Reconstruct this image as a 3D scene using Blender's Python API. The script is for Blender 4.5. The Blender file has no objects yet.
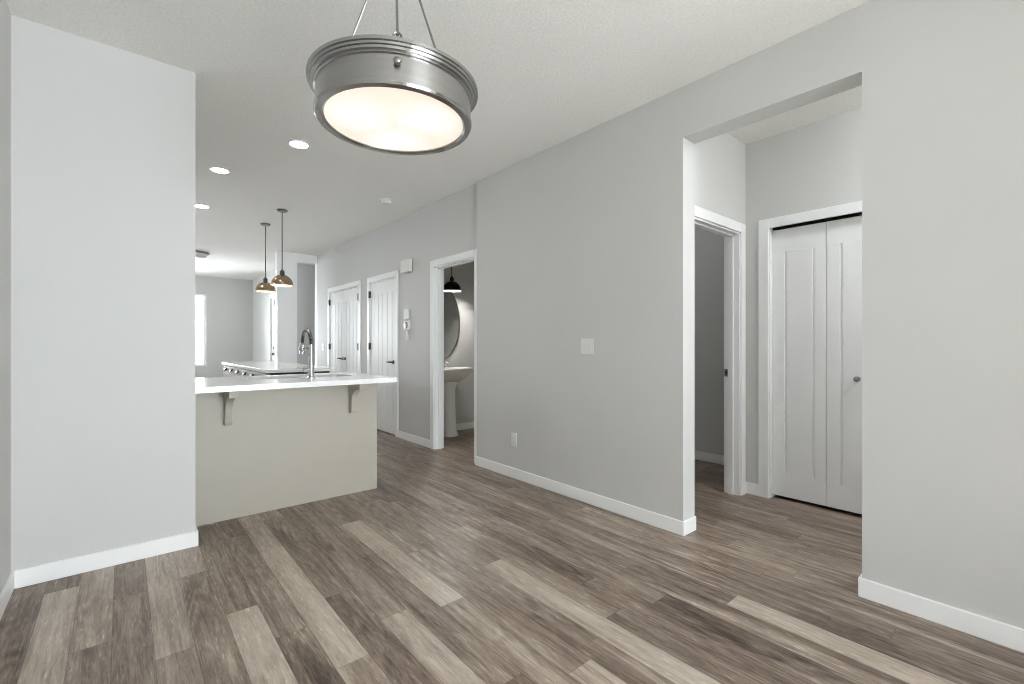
import bpy, bmesh, math, random
from mathutils import Vector, Matrix
random.seed(7)
SC = bpy.context.scene
COL = SC.collection

# ------------------------------------------------------------------ camera
CAM_H = 1.169
FPX = 460.18                       # focal length in pixels of the 1024 wide frame
HEAD = math.radians(40.28)         # heading, to the right of +Y (the long wall runs along Y)
cd = bpy.data.cameras.new('camera'); cam = bpy.data.objects.new('camera', cd); COL.objects.link(cam)
cd.sensor_fit = 'HORIZONTAL'; cd.sensor_width = 36.0; cd.lens = FPX * 36.0 / 1024.0
cd.shift_y = 2.2 / 1024.0; cd.clip_start = 0.03; cd.clip_end = 200
cam.location = (0, 0, CAM_H); cam.rotation_euler = (math.pi / 2, 0, -HEAD)
SC.camera = cam

# ------------------------------------------------------------------ exposure, sky
SC.view_settings.view_transform = 'Standard'
try: SC.view_settings.look = 'None'
except Exception: pass
SC.view_settings.gamma = 1.0; SC.view_settings.use_curve_mapping = False
SC.view_settings.exposure = 0.43
SKY = 15.0
w = bpy.data.worlds.new('overcast_sky'); SC.world = w; w.use_nodes = True
bg = w.node_tree.nodes['Background']; bg.inputs[0].default_value = (0.93, 0.975, 1.04, 1); bg.inputs[1].default_value = SKY
SC.cycles.max_bounces = 12; SC.cycles.diffuse_bounces = 8; SC.cycles.glossy_bounces = 6
SC.cycles.transparent_max_bounces = 12
SC.cycles.sample_clamp_indirect = 6.0
SC.cycles.use_denoising = True; SC.cycles.filter_width = 1.0

def portal(name, loc, rot, sx, sy):
    l = bpy.data.lights.new(name, 'AREA'); l.shape = 'RECTANGLE'; l.size = sx; l.size_y = sy
    l.cycles.is_portal = True
    o = bpy.data.objects.new(name, l); o.location = loc; o.rotation_euler = rot; COL.objects.link(o)
    return o

# window positions (metres): patio door behind the camera, living room windows far away
PATIO = (0.30, 2.40, 0.03, 2.40); PATIO_Y = -3.60
KITWIN = (6.6, 7.6, 1.35, 2.00)       # kitchen window, hidden by the wall return
FARWIN = (-0.35, 1.50, 0.66, 2.34); FAR_Y = 12.75
SIDEWIN = (11.2, 12.2, 0.95, 2.20); SIDE_X = -1.60
R90 = math.pi / 2
portal('daylight_portal_patio', ((PATIO[0]+PATIO[1])/2, PATIO_Y-0.16, (PATIO[2]+PATIO[3])/2), (R90, 0, 0), PATIO[1]-PATIO[0], PATIO[3]-PATIO[2])
portal('daylight_portal_far', ((FARWIN[0]+FARWIN[1])/2, FAR_Y+0.16, (FARWIN[2]+FARWIN[3])/2), (-R90, 0, 0), FARWIN[1]-FARWIN[0], FARWIN[3]-FARWIN[2])
portal('daylight_portal_side', (SIDE_X-0.16, (SIDEWIN[0]+SIDEWIN[1])/2, (SIDEWIN[2]+SIDEWIN[3])/2), (0, -R90, 0), SIDEWIN[3]-SIDEWIN[2], SIDEWIN[1]-SIDEWIN[0])

portal('daylight_portal_kitchen', (SIDE_X-0.16, (KITWIN[0]+KITWIN[1])/2, (KITWIN[2]+KITWIN[3])/2), (0, -R90, 0), KITWIN[3]-KITWIN[2], KITWIN[1]-KITWIN[0])
# sun through the patio door: falls on the floor behind the viewer
SUN_EL, SUN_AZ = math.radians(38), math.radians(-3)     # azimuth from +Y towards +X of the travelling light
sl = bpy.data.lights.new('sun', 'SUN'); sl.energy = 40.0; sl.angle = math.radians(1.5); sl.color = (.86, .955, 1.07)
so_ = bpy.data.objects.new('sun', sl); COL.objects.link(so_); so_.location = (1, -8, 8)
so_.rotation_euler = (math.pi/2 - SUN_EL, 0, -SUN_AZ)

# ------------------------------------------------------------------ materials
def lin(c):
    return tuple((v/255/12.92 if v/255 <= .04045 else ((v/255+.055)/1.055)**2.4) for v in c)

def mat(name, rgb, rough=0.5, metal=0.0, var=0.03, scale=6.0, bump=0.0, bscale=60.0, spec=0.5, stretch=None, coat=0.0):
    """procedural painted / metal surface: faint noise in the colour, optional bump"""
    m = bpy.data.materials.new(name); m.use_nodes = True
    nt = m.node_tree; b = nt.nodes['Principled BSDF']
    b.inputs['Roughness'].default_value = rough; b.inputs['Metallic'].default_value = metal
    b.inputs['Specular IOR Level'].default_value = spec
    b.inputs['Coat Weight'].default_value = coat
    tc = nt.nodes.new('ShaderNodeTexCoord'); mp = nt.nodes.new('ShaderNodeMapping')
    if stretch: mp.inputs['Scale'].default_value = stretch
    nt.links.new(tc.outputs['Object'], mp.inputs['Vector'])
    nz = nt.nodes.new('ShaderNodeTexNoise'); nz.inputs['Scale'].default_value = scale; nz.inputs['Detail'].default_value = 3
    nt.links.new(mp.outputs[0], nz.inputs['Vector'])
    r = nt.nodes.new('ShaderNodeValToRGB'); c = lin(rgb)
    r.color_ramp.elements[0].position = 0.3; r.color_ramp.elements[1].position = 0.7
    r.color_ramp.elements[0].color = tuple(v*(1-var) for v in c) + (1,)
    r.color_ramp.elements[1].color = tuple(min(1, v*(1+var)) for v in c) + (1,)
    nt.links.new(nz.outputs['Fac'], r.inputs['Fac']); nt.links.new(r.outputs['Color'], b.inputs['Base Color'])
    if bump:
        n2 = nt.nodes.new('ShaderNodeTexNoise'); n2.inputs['Scale'].default_value = bscale; n2.inputs['Detail'].default_value = 2
        nt.links.new(mp.outputs[0], n2.inputs['Vector'])
        bp = nt.nodes.new('ShaderNodeBump'); bp.inputs['Strength'].default_value = bump; bp.inputs['Distance'].default_value = 0.004
        nt.links.new(n2.outputs['Fac'], bp.inputs['Height']); nt.links.new(bp.outputs[0], b.inputs['Normal'])
    return m

def emis(name, rgb, strength):
    m = bpy.data.materials.new(name); m.use_nodes = True; nt = m.node_tree
    b = nt.nodes['Principled BSDF']; b.inputs['Base Color'].default_value = (.9, .9, .88, 1)
    nz = nt.nodes.new('ShaderNodeTexNoise'); nz.inputs['Scale'].default_value = 3.0
    r = nt.nodes.new('ShaderNodeValToRGB'); c = lin(rgb)
    r.color_ramp.elements[0].color = tuple(v*.96 for v in c)+(1,); r.color_ramp.elements[1].color = c+(1,)
    nt.links.new(nz.outputs['Fac'], r.inputs['Fac']); nt.links.new(r.outputs['Color'], b.inputs['Emission Color'])
    b.inputs['Emission Strength'].default_value = strength
    return m

def glass(name):
    m = bpy.data.materials.new(name); m.use_nodes = True; nt = m.node_tree
    for n in list(nt.nodes): nt.nodes.remove(n)
    o = nt.nodes.new('ShaderNodeOutputMaterial'); t = nt.nodes.new('ShaderNodeBsdfTransparent'); g = nt.nodes.new('ShaderNodeBsdfGlossy')
    g.inputs['Roughness'].default_value = 0.02; t.inputs[0].default_value = (.97, .985, .98, 1)
    f = nt.nodes.new('ShaderNodeFresnel'); f.inputs[0].default_value = 1.35
    x = nt.nodes.new('ShaderNodeMixShader')
    nt.links.new(f.outputs[0], x.inputs[0]); nt.links.new(t.outputs[0], x.inputs[1]); nt.links.new(g.outputs[0], x.inputs[2])
    nt.links.new(x.outputs[0], o.inputs[0])
    return m

M = dict(
    wall=mat('grey_wall_paint', (205, 205, 203), 0.55, var=.012, scale=1.5, bump=.05, bscale=180, spec=.3),
    ceiling=mat('stippled_ceiling', (240, 239, 235), 0.9, var=.05, scale=75, bump=1.0, bscale=62, spec=.1),
    trim=mat('white_trim_paint', (244, 245, 245), 0.32, var=.01, spec=.45),
    door=mat('white_door_paint', (240, 241, 241), 0.38, var=.012, spec=.4),
    greydoor=mat('pale_grey_door_paint', (196, 197, 195), 0.4, var=.012, spec=.4),
    cabinet=mat('greige_cabinet_paint', (177, 172, 160), 0.45, var=.015, spec=.35),
    quartz=mat('white_quartz', (246, 247, 246), 0.12, var=.03, scale=40, spec=.5),
    steel=mat('brushed_steel', (168, 168, 166), 0.30, 1.0, var=.08, scale=14, stretch=(1, 1, 30)),
    satin=mat('satin_nickel', (150, 148, 144), 0.30, 1.0, var=.03),
    drum=mat('pewter_metal', (176, 175, 173), 0.24, 1.0, var=.06, scale=5, stretch=(1, 1, 12)),
    dnickel=mat('dark_nickel', (92, 89, 85), 0.35, 1.0, var=.04),
    chrome=mat('polished_chrome', (205, 206, 208), 0.08, 1.0, var=.02),
    bronze=mat('antique_bronze', (178, 156, 130), 0.20, 1.0, var=.12, scale=9),
    black=mat('black_metal', (28, 27, 26), 0.38, 0.6, var=.08),
    plastic=mat('white_plastic', (228, 228, 224), 0.4, var=.01),
    gplastic=mat('grey_plastic', (120, 120, 118), 0.45, var=.02),
    porcelain=mat('white_porcelain', (236, 236, 232), 0.1, var=.01, coat=.3),
    mirror=mat('mirror_glass', (215, 218, 216), 0.015, 1.0, var=.005),
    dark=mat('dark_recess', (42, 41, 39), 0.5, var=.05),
    inner=mat('white_enamel', (240, 236, 226), 0.35, var=.01),
    glass=glass('window_glass'),
    lens=emis('downlight_lens', (255, 252, 246), 90.0),
    bulb=emis('warm_bulb', (255, 226, 185), 16.0),
    bulb2=emis('vanity_bulb', (255, 252, 247), 800.0),
    hall_fill=emis('hall_fill_glow', (250, 253, 255), 92.0),  # glow of the added hall fill lamp
    room_fill=emis('room_fill_glow', (250, 252, 255), 9.0),  # weaker glow of the added side room fill lamp
    opal=mat('opal_glass', (214, 213, 208), 0.3, var=.02),
)

def diffuser_mat():
    """lit frosted glass: the bulbs behind it make soft hot spots"""
    m = bpy.data.materials.new('lit_frosted_glass'); m.use_nodes = True; nt = m.node_tree
    b = nt.nodes['Principled BSDF']; b.inputs['Base Color'].default_value = (.55, .52, .47, 1); b.inputs['Roughness'].default_value = .35
    tc = nt.nodes.new('ShaderNodeTexCoord')
    acc = None
    for (x, y) in ((-.125, .035), (.075, -.09), (.075, .14)):
        s = nt.nodes.new('ShaderNodeVectorMath'); s.operation = 'SUBTRACT'; s.inputs[1].default_value = (x, y, 0)
        nt.links.new(tc.outputs['Object'], s.inputs[0])
        l = nt.nodes.new('ShaderNodeVectorMath'); l.operation = 'LENGTH'; nt.links.new(s.outputs[0], l.inputs[0])
        mr = nt.nodes.new('ShaderNodeMapRange'); mr.interpolation_type = 'SMOOTHSTEP'
        mr.inputs['From Min'].default_value = .02; mr.inputs['From Max'].default_value = .17
        mr.inputs['To Min'].default_value = 1; mr.inputs['To Max'].default_value = 0
        nt.links.new(l.outputs['Value'], mr.inputs['Value'])
        if acc is None: acc = mr.outputs[0]
        else:
            a = nt.nodes.new('ShaderNodeMath'); a.operation = 'MAXIMUM'
            nt.links.new(acc, a.inputs[0]); nt.links.new(mr.outputs[0], a.inputs[1]); acc = a.outputs[0]
    nz = nt.nodes.new('ShaderNodeTexNoise'); nz.inputs['Scale'].default_value = 9
    nt.links.new(tc.outputs['Object'], nz.inputs['Vector'])
    a = nt.nodes.new('ShaderNodeMath'); a.operation = 'MULTIPLY_ADD'; a.inputs[1].default_value = .16
    nt.links.new(nz.outputs['Fac'], a.inputs[0]); nt.links.new(acc, a.inputs[2])
    r = nt.nodes.new('ShaderNodeValToRGB')
    r.color_ramp.elements[0].position = 0; r.color_ramp.elements[0].color = (.84, .76, .64, 1)
    r.color_ramp.elements[1].position = 1; r.color_ramp.elements[1].color = (1.0, .985, .94, 1)
    nt.links.new(a.outputs[0], r.inputs['Fac']); nt.links.new(r.outputs[0], b.inputs['Emission Color'])
    b.inputs['Emission Strength'].default_value = .62
    return m
M['diffuser'] = diffuser_mat()

def brushed(m, aniso, rot):
    nt = m.node_tree; b = nt.nodes['Principled BSDF']; t = nt.nodes.new('ShaderNodeTangent'); t.direction_type = 'RADIAL'; t.axis = 'Z'
    nt.links.new(t.outputs[0], b.inputs['Tangent']); b.inputs['Anisotropic'].default_value = aniso; b.inputs['Anisotropic Rotation'].default_value = rot
brushed(M['drum'], .85, .25)
def floor_mat():
    m = bpy.data.materials.new('vinyl_plank_floor'); m.use_nodes = True; nt = m.node_tree; L = nt.links.new
    b = nt.nodes['Principled BSDF']
    uv = nt.nodes.new('ShaderNodeUVMap'); uv.uv_map = 'plank'
    at = nt.nodes.new('ShaderNodeAttribute'); at.attribute_name = 'plank_tone'
    sep = nt.nodes.new('ShaderNodeSeparateXYZ'); L(uv.outputs[0], sep.inputs[0])
    sa = nt.nodes.new('ShaderNodeSeparateColor'); L(at.outputs['Color'], sa.inputs[0])
    def math_(op, a, c=None, d=None):
        n = nt.nodes.new('ShaderNodeMath'); n.operation = op
        for i, v in enumerate((a, c, d)):
            if v is None: continue
            if isinstance(v, (int, float)): n.inputs[i].default_value = v
            else: L(v, n.inputs[i])
        return n.outputs[0]
    ox = math_('MULTIPLY_ADD', sa.outputs[1], 13.0, sep.outputs[0]); oy = math_('MULTIPLY_ADD', sa.outputs[2], 31.0, sep.outputs[1])
    cb = nt.nodes.new('ShaderNodeCombineXYZ'); L(ox, cb.inputs[0]); L(oy, cb.inputs[1]); L(sa.outputs[1], cb.inputs[2])
    def noise(sx, sy, detail, dist=0.0, rough=.55):
        mp = nt.nodes.new('ShaderNodeMapping'); mp.inputs['Scale'].default_value = (sx, sy, 7); L(cb.outputs[0], mp.inputs[0])
        n = nt.nodes.new('ShaderNodeTexNoise'); n.inputs['Scale'].default_value = 1; n.inputs['Detail'].default_value = detail
        n.inputs['Distortion'].default_value = dist; n.inputs['Roughness'].default_value = rough+.08
        L(mp.outputs[0], n.inputs['Vector']); return n.outputs['Fac']
    fine = noise(170, 14, 3); streak = noise(27, 1.05, 5, 1.0); broad = noise(6, 1.1, 3, .8); fleck = noise(150, 16, 2, .4); knots = noise(24, 4.5, 4, 2.6)
    loops = math_('SINE', math_('MULTIPLY', noise(7, .85, 1, .3), 78.0))
    patch = nt.nodes.new('ShaderNodeMapRange'); patch.inputs['From Min'].default_value = .50; patch.inputs['From Max'].default_value = .66
    L(noise(8, 2.0, 1), patch.inputs['Value'])
    g = math_('MULTIPLY', math_('SUBTRACT', streak, .5), .85)
    g = math_('MULTIPLY_ADD', math_('SUBTRACT', broad, .5), .85, g)
    g = math_('MULTIPLY_ADD', math_('SUBTRACT', fine, .5), .50, g)
    g = math_('MULTIPLY_ADD', math_('SUBTRACT', knots, .5), .40, g)
    g = math_('MULTIPLY_ADD', math_('MULTIPLY', loops, patch.outputs[0]), .085, g)
    amp = math_('SUBTRACT', 1.45, sa.outputs[0])
    v = math_('MULTIPLY_ADD', g, amp, sa.outputs[0])
    v = math_('MULTIPLY_ADD', math_('MAXIMUM', math_('SUBTRACT', fleck, .60), 0.0), 2.0, v)
    r = nt.nodes.new('ShaderNodeValToRGB'); cr = r.color_ramp
    cr.elements[0].position = 0.02; cr.elements[0].color = lin((72, 59, 50)) + (1,)
    cr.elements[1].position = 1.0; cr.elements[1].color = lin((218, 208, 196)) + (1,)
    for p, c in ((.30, (124, 108, 96)), (.52, (156, 141, 127)), (.76, (192, 179, 165))):
        e = cr.elements.new(p); e.color = lin(c) + (1,)
    L(v, r.inputs['Fac'])
    # pressed joint lines round each plank
    ex = math_('MINIMUM', sep.outputs[0], math_('SUBTRACT', PW, sep.outputs[0]))
    ey = math_('MINIMUM', sep.outputs[1], math_('SUBTRACT', PL, sep.outputs[1]))
    e = math_('MINIMUM', ex, ey)
    mr = nt.nodes.new('ShaderNodeMapRange'); mr.inputs['From Min'].default_value = .0006; mr.inputs['From Max'].default_value = .0022
    mr.inputs['To Min'].default_value = .62; mr.inputs['To Max'].default_value = 1; L(e, mr.inputs['Value'])
    mx = nt.nodes.new('ShaderNodeMix'); mx.data_type = 'RGBA'; mx.blend_type = 'MULTIPLY'; mx.inputs[0].default_value = 1
    L(r.outputs[0], mx.inputs[6]); L(mr.outputs[0], mx.inputs[7]); L(mx.outputs[2], b.inputs['Base Color'])
    rr = math_('MULTIPLY_ADD', fine, .16, .30); L(rr, b.inputs['Roughness'])
    b.inputs['Specular IOR Level'].default_value = .42
    bp = nt.nodes.new('ShaderNodeBump'); bp.inputs['Strength'].default_value = .18; bp.inputs['Distance'].default_value = .0012
    L(math_('MULTIPLY_ADD', streak, .6, fine), bp.inputs['Height']); L(bp.outputs[0], b.inputs['Normal'])
    return m

# ------------------------------------------------------------------ mesh helpers
WORLD = {}
class MB:
    def __init__(s): s.bm = bmesh.new()
    def box(s, x0, y0, z0, x1, y1, z1, bev=0.0, seg=2):
        r = bmesh.ops.create_cube(s.bm, size=1.0)
        c = Vector(((x0+x1)/2, (y0+y1)/2, (z0+z1)/2)); d = (abs(x1-x0), abs(y1-y0), abs(z1-z0))
        for v in r['verts']: v.co = Vector((v.co.x*d[0], v.co.y*d[1], v.co.z*d[2])) + c
        if bev:
            es = list({e for v in r['verts'] for e in v.link_edges})
            bmesh.ops.bevel(s.bm, geom=es, offset=bev, segments=seg, affect='EDGES', profile=.5)
        return s
    def prism(s, pts, axis, a, b, bev=0.0):
        """polygon pts in the two other axes, extruded along axis from a to b"""
        def mk(p, t):
            if axis == 'x': return (t, p[0], p[1])
            if axis == 'y': return (p[0], t, p[1])
            return (p[0], p[1], t)
        va = [s.bm.verts.new(mk(p, a)) for p in pts]; vb = [s.bm.verts.new(mk(p, b)) for p in pts]
        fs = [s.bm.faces.new(va), s.bm.faces.new(vb)]
        n = len(pts)
        for i in range(n): fs.append(s.bm.faces.new((va[i], va[(i+1) % n], vb[(i+1) % n], vb[i])))
        bmesh.ops.recalc_face_normals(s.bm, faces=fs)
        if bev:
            es = list({e for f in fs for e in f.edges if e.calc_face_angle(0) > .5})
            bmesh.ops.bevel(s.bm, geom=es, offset=bev, segments=2, affect='EDGES', profile=.5)
        return s
    def lathe(s, prof, c, seg=48, axis='z', sx=1.0, sy=1.0, closed=False):
        """profile of (radius, height) turned about an axis through c"""
        rings = []
        for (r, h) in prof:
            ring = []
            for i in range(seg):
                t = 2*math.pi*i/seg; p = (r*math.cos(t)*sx, r*math.sin(t)*sy, h)
                if axis == 'x': p = (h, p[0], p[1])
                elif axis == 'y': p = (p[0], h, p[1])
                ring.append(s.bm.verts.new(Vector(p) + Vector(c)))
            rings.append(ring)
        fs = []
        pairs = list(zip(rings, rings[1:])) + ([(rings[-1], rings[0])] if closed else [])
        for a, b in pairs:
            for i in range(seg): fs.append(s.bm.faces.new((a[i], a[(i+1) % seg], b[(i+1) % seg], b[i])))
        if not closed:
            for ring, (r, h) in ((rings[0], prof[0]), (rings[-1], prof[-1])): fs.append(s.bm.faces.new(ring))
        bmesh.ops.recalc_face_normals(s.bm, faces=fs)
        return s
    def tube(s, path, rad, seg=12):
        path = [Vector(p) for p in path]; rings = []; up = None
        for i, p in enumerate(path):
            t = (path[min(i+1, len(path)-1)] - path[max(i-1, 0)]).normalized()
            if up is None: up = Vector((0, 0, 1)) if abs(t.z) < .9 else Vector((1, 0, 0))
            a = (up - t*up.dot(t)).normalized(); b = t.cross(a); up = a
            r = rad[i] if isinstance(rad, (list, tuple)) else rad
            rings.append([s.bm.verts.new(p + a*r*math.cos(2*math.pi*k/seg) + b*r*math.sin(2*math.pi*k/seg)) for k in range(seg)])
        fs = []
        for a, b in zip(rings, rings[1:]):
            for k in range(seg): fs.append(s.bm.faces.new((a[k], a[(k+1) % seg], b[(k+1) % seg], b[k])))
        fs.append(s.bm.faces.new(rings[0])); fs.append(s.bm.faces.new(rings[-1]))
        bmesh.ops.recalc_face_normals(s.bm, faces=fs)
        return s
    def build(s, name, m, parent=None, smooth=None, origin=None):
        co = [v.co for v in s.bm.verts]
        lo = Vector([min(c[i] for c in co) for i in range(3)]); hi = Vector([max(c[i] for c in co) for i in range(3)])
        org = Vector(origin) if origin else Vector(((lo.x+hi.x)/2, (lo.y+hi.y)/2, lo.z))
        for v in s.bm.verts: v.co -= org
        if smooth is not None:
            for f in s.bm.faces: f.smooth = True
            for e in s.bm.edges:
                if len(e.link_faces) == 2 and e.calc_face_angle(0) > smooth: e.smooth = False
        me = bpy.data.meshes.new(name); s.bm.to_mesh(me); s.bm.free(); me.materials.append(m)
        o = bpy.data.objects.new(name, me); COL.objects.link(o)
        WORLD[o] = org
        if parent: o.parent = parent; o.location = org - WORLD[parent]
        else: o.location = org
        return o
SM = math.radians(35)

def tag(o, label, cat, group=None, kind=None):
    o['label'] = label; o['category'] = cat
    if group: o['group'] = group
    if kind: o['kind'] = kind
    return o
def thing(name, loc, label, cat, group=None, kind=None):
    o = bpy.data.objects.new(name, None); o.empty_display_size = .1; o.location = loc; COL.objects.link(o); WORLD[o] = Vector(loc)
    return tag(o, label, cat, group, kind)
def struct(o, label=None, cat=None):
    o['kind'] = 'structure'
    if label: o['label'] = label; o['category'] = cat
    return o
def dup(root, loc, label):
    r = root.copy(); COL.objects.link(r); r.location = loc; r['label'] = label
    for ch in list(root.children):
        c = ch.copy(); COL.objects.link(c); c.parent = r
        for g in list(ch.children):
            d = g.copy(); COL.objects.link(d); d.parent = c
    return r

# ------------------------------------------------------------------ room numbers
CE = 2.743
XR, XR2 = 2.615, 2.755            # near right wall
XF, XF2 = 2.650, 2.765            # further right wall, set back a little
YJ = 3.612                        # where it steps back
OP0, OP1, OPZ = 0.578, 1.470, 2.433   # opening to the hall
XL = -0.405                       # left wall
YN, YN2 = 3.222, 3.345            # wall return in front of the kitchen
XN = 0.325
HX = 3.745                        # hall: closet wall
HY, HY2 = 1.575, 1.690            # hall: wall with the doorway
HD0, HD1, DH = 2.83, 3.645, 2.035 # its doorway
BD0, BD1 = 3.680, 4.465           # powder room doorway
EY = 8.50                         # far end of the corridor
CB = 0.088                        # baseboard height
CW = 0.066                        # casing width

# ------------------------------------------------------------------ floor
PW, PL = 0.1235, 1.22
K0 = -0.277
M['floor'] = floor_mat()
SEAM = {0: 3.053, 1: 2.405, 2: 2.78, 3: 2.15, 4: 2.83, 5: 2.315, 6: 2.0, 7: 1.67, 9: 1.85, 10: 1.225, 11: 1.767, 12: 1.115, 14: 1.95, 19: 0.955, 20: 0.62, 8: 0.95, 13: 2.4}
TONE = {}   # (column, seam number): plank above the listed seam is 0, below it -1
TONE.update({(0, -1): 0.66, (0, 0): 0.34, (1, 0): 0.58, (1, -1): 0.34, (2, 0): 0.40, (2, -1): 0.38, (3, 0): 0.66, (3, -1): 0.48, (4, 0): 0.62, (4, -1): 0.34,
             (5, -1): 0.70, (5, 0): 0.32, (6, 0): 0.42, (6, -1): 0.28, (7, 0): 0.68, (7, 1): 0.60, (7, -1): 0.56, (8, 0): 0.32, (8, 1): 0.34, (9, -1): 0.60, (9, 0): 0.42,
             (10, 0): 0.38, (10, -1): 0.26, (11, 0): 0.70, (11, -1): 0.42, (12, -1): 0.68, (12, 0): 0.40, (13, 0): 0.40, (13, -1): 0.36, (14, -1): 0.70, (14, 0): 0.40,
             (19, -1): 0.68, (19, 0): 0.38, (20, 0): 0.34, (20, -1): 0.28, (-1, 0): 0.28, (-1, 1): 0.31, (-1, -1): 0.30})
def make_floor():
    bm = bmesh.new(); uvl = bm.loops.layers.uv.new('plank'); cl = bm.loops.layers.float_color.new('plank_tone')
    rnd = random.Random(11)
    xmin, xmax, ymin, ymax = -1.75, 4.65, -3.8, 12.95
    k = math.floor((xmin - K0)/PW)
    while K0 + k*PW < xmax:
        x0 = K0 + k*PW; x1 = x0 + PW
        s = SEAM.get(k, rnd.random()*PL + 1.2)
        j = math.floor((ymin - s)/PL)
        while s + j*PL < ymax:
            y0 = s + j*PL; y1 = y0 + PL
            t = TONE.get((k, j))
            if t is None:
                t = rnd.choice((.30, .34, .36, .38, .40, .42, .44, .46, .55)) if k < 15 else rnd.choice((.28, .30, .32, .34, .36, .38, .42))
            g, h = rnd.random(), rnd.random()
            cx0, cx1, cy0, cy1 = max(x0, xmin), min(x1, xmax), max(y0, ymin), min(y1, ymax)
            if cx1 > cx0 and cy1 > cy0:
                vs = [bm.verts.new((x, y, 0)) for x, y in ((cx0, cy0), (cx1, cy0), (cx1, cy1), (cx0, cy1))]
                f = bm.faces.new(vs)
                for lp in f.loops:
                    lp[uvl].uv = (lp.vert.co.x - x0, lp.vert.co.y - y0); lp[cl] = (t, g, h, 1)
            j += 1
        k += 1
    # underside of the slab
    vs = [bm.verts.new(p) for p in ((xmin, ymin, -.05), (xmin, ymax, -.05), (xmax, ymax, -.05), (xmax, ymin, -.05))]
    f = bm.faces.new(vs)
    for lp in f.loops: lp[cl] = (.3, .5, .5, 1)
    me = bpy.data.meshes.new('floor'); bm.to_mesh(me); bm.free(); me.materials.append(M['floor'])
    o = bpy.data.objects.new('floor', me); COL.objects.link(o)
    return struct(o, 'grey brown wood plank floor with scattered pale boards', 'floor')
make_floor()

# ------------------------------------------------------------------ ceiling, walls
struct(MB().box(-1.75, -3.8, CE, 4.65, 12.95, CE+.1).build('ceiling', M['ceiling']), 'off white ceiling with a fine stippled texture', 'ceiling')

def wall(name, boxes, label=None):
    m = MB()
    for b in boxes: m.box(*b)
    return struct(m.build(name, M['wall']), label, 'wall' if label else None)
def frame_wall_x(x0, x1, y0, y1, holes):
    """boxes of a wall along Y with holes (ya, yb, za, zb)"""
    out = []; y = y0
    for (a, b, za, zb) in sorted(holes):
        out.append((x0, y, 0, x1, a, CE))
        if za > 0: out.append((x0, a, 0, x1, b, za))
        if zb < CE: out.append((x0, a, zb, x1, b, CE))
        y = b
    out.append((x0, y, 0, x1, y1, CE))
    return out
def frame_wall_y(y0, y1, x0, x1, holes):
    out = []; x = x0
    for (a, b, za, zb) in sorted(holes):
        out.append((x, y0, 0, a, y1, CE))
        if za > 0: out.append((a, y0, 0, b, y1, za))
        if zb < CE: out.append((a, y0, zb, b, y1, CE))
        x = b
    out.append((x, y0, 0, x1, y1, CE))
    return out

YB = PATIO_Y
wall('wall_right', frame_wall_x(XR, XR2, YB, YJ, [(OP0, OP1, 0, OPZ)]), 'long light grey wall with the cased-free hall opening')
AD0, AD1 = 6.575, 7.835           # double closet doors
DB0, DB1 = 5.395, 6.205           # single door
wall('wall_corridor', frame_wall_x(XF, XF2, YJ, EY, [(BD0, BD1, 0, DH), (DB0, DB1, 0, DH), (AD0, AD1, 0, DH)]),
     'grey wall set back beyond the kitchen with three doorways')
wall('wall_left', [(XL-.12, YB, 0, XL, YN, CE)])
wall('wall_return', [(SIDE_X, YN, 0, XN, YN2, CE)], 'pale wall end hiding the left side of the kitchen')
wall('wall_back', frame_wall_y(YB-.14, YB, XL-.12, XR2, [(PATIO[0], PATIO[1], 0, PATIO[3])]))
wall('wall_kitchen', frame_wall_x(SIDE_X-.14, SIDE_X, YN2, FAR_Y, [SIDEWIN, KITWIN]))
wall('wall_far', frame_wall_y(FAR_Y, FAR_Y+.14, SIDE_X-.14, 2.57, [(FARWIN[0], FARWIN[1], FARWIN[2], FARWIN[3])]), 'far living room wall beside the bright window')
FD0, FD1 = 10.02, 10.93           # front door in the entry wall
XE = 2.45; BY_END = 5.37
wall('wall_entry', frame_wall_x(XE, XE+.12, 9.75, FAR_Y, [(FD0, FD1, 0, 2.16)]), 'entry wall holding the front door at the far right')
# end of the corridor: pier, header, stair recess behind
pier = wall('wall_pier', [(2.000, EY, 0, 2.318, EY+.12, CE), (2.318, EY, 2.605, XF2, EY+.12, CE), (XF, EY-.001, 0, XF2, EY+.12, 2.605)], 'bright wall pier next to the narrow dark opening'); pier.data.materials[0] = M['trim']
wall('wall_stair', [(XE, 9.63, 0, 3.7, 9.75, CE), (3.6, EY+.12, 0, 3.72, 9.63, CE), (XF2, EY, 0, 3.72, EY+.12, CE)])
# hall behind the opening
wall('wall_hall', frame_wall_y(HY, HY2, XR2, 4.55, [(HD0, HD1, 0, DH)]), 'bright hall wall above and beside the open doorway')
CL0, CL1 = 0.68, 1.408
wall('wall_closet', frame_wall_x(HX, HX+.10, -.75, HY, [(CL0, CL1, 0, 2.09)]), 'grey hall wall around the bifold closet doors')
wall('light_block_nib', [(2.15, -1.05, 0, XR, -.93, CE)])  # unseen nib added to keep patio daylight off the near right wall
wall('wall_cupboards', [(3.45, BY_END, 0, 3.53, EY, CE), (XF2, 6.35, 0, 3.45, 6.43, CE)])
wall('wall_hall_end', [(XR2, -.87, 0, HX+.1, -.75, CE)])
wall('wall_closet_inside', [(4.42, .55, 0, 4.5, HY, CE), (HX+.10, .47, 0, 4.5, .55, CE)])
# side room and powder room
wall('wall_room', [(4.45, HY2, 0, 4.57, 5.40, CE), (XR2+.001, 3.30, 0, 4.45, 3.40, CE), (XR2, HY2, 0, XR2+.02, 3.30, CE)], 'dim grey wall seen through the hall doorway')
BY = 5.25; BS = BY - .002
wall('wall_powder', [(XF2, BY, 0, 4.45, BY+.12, CE)], 'grey powder room wall behind the sink and mirror')

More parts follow.
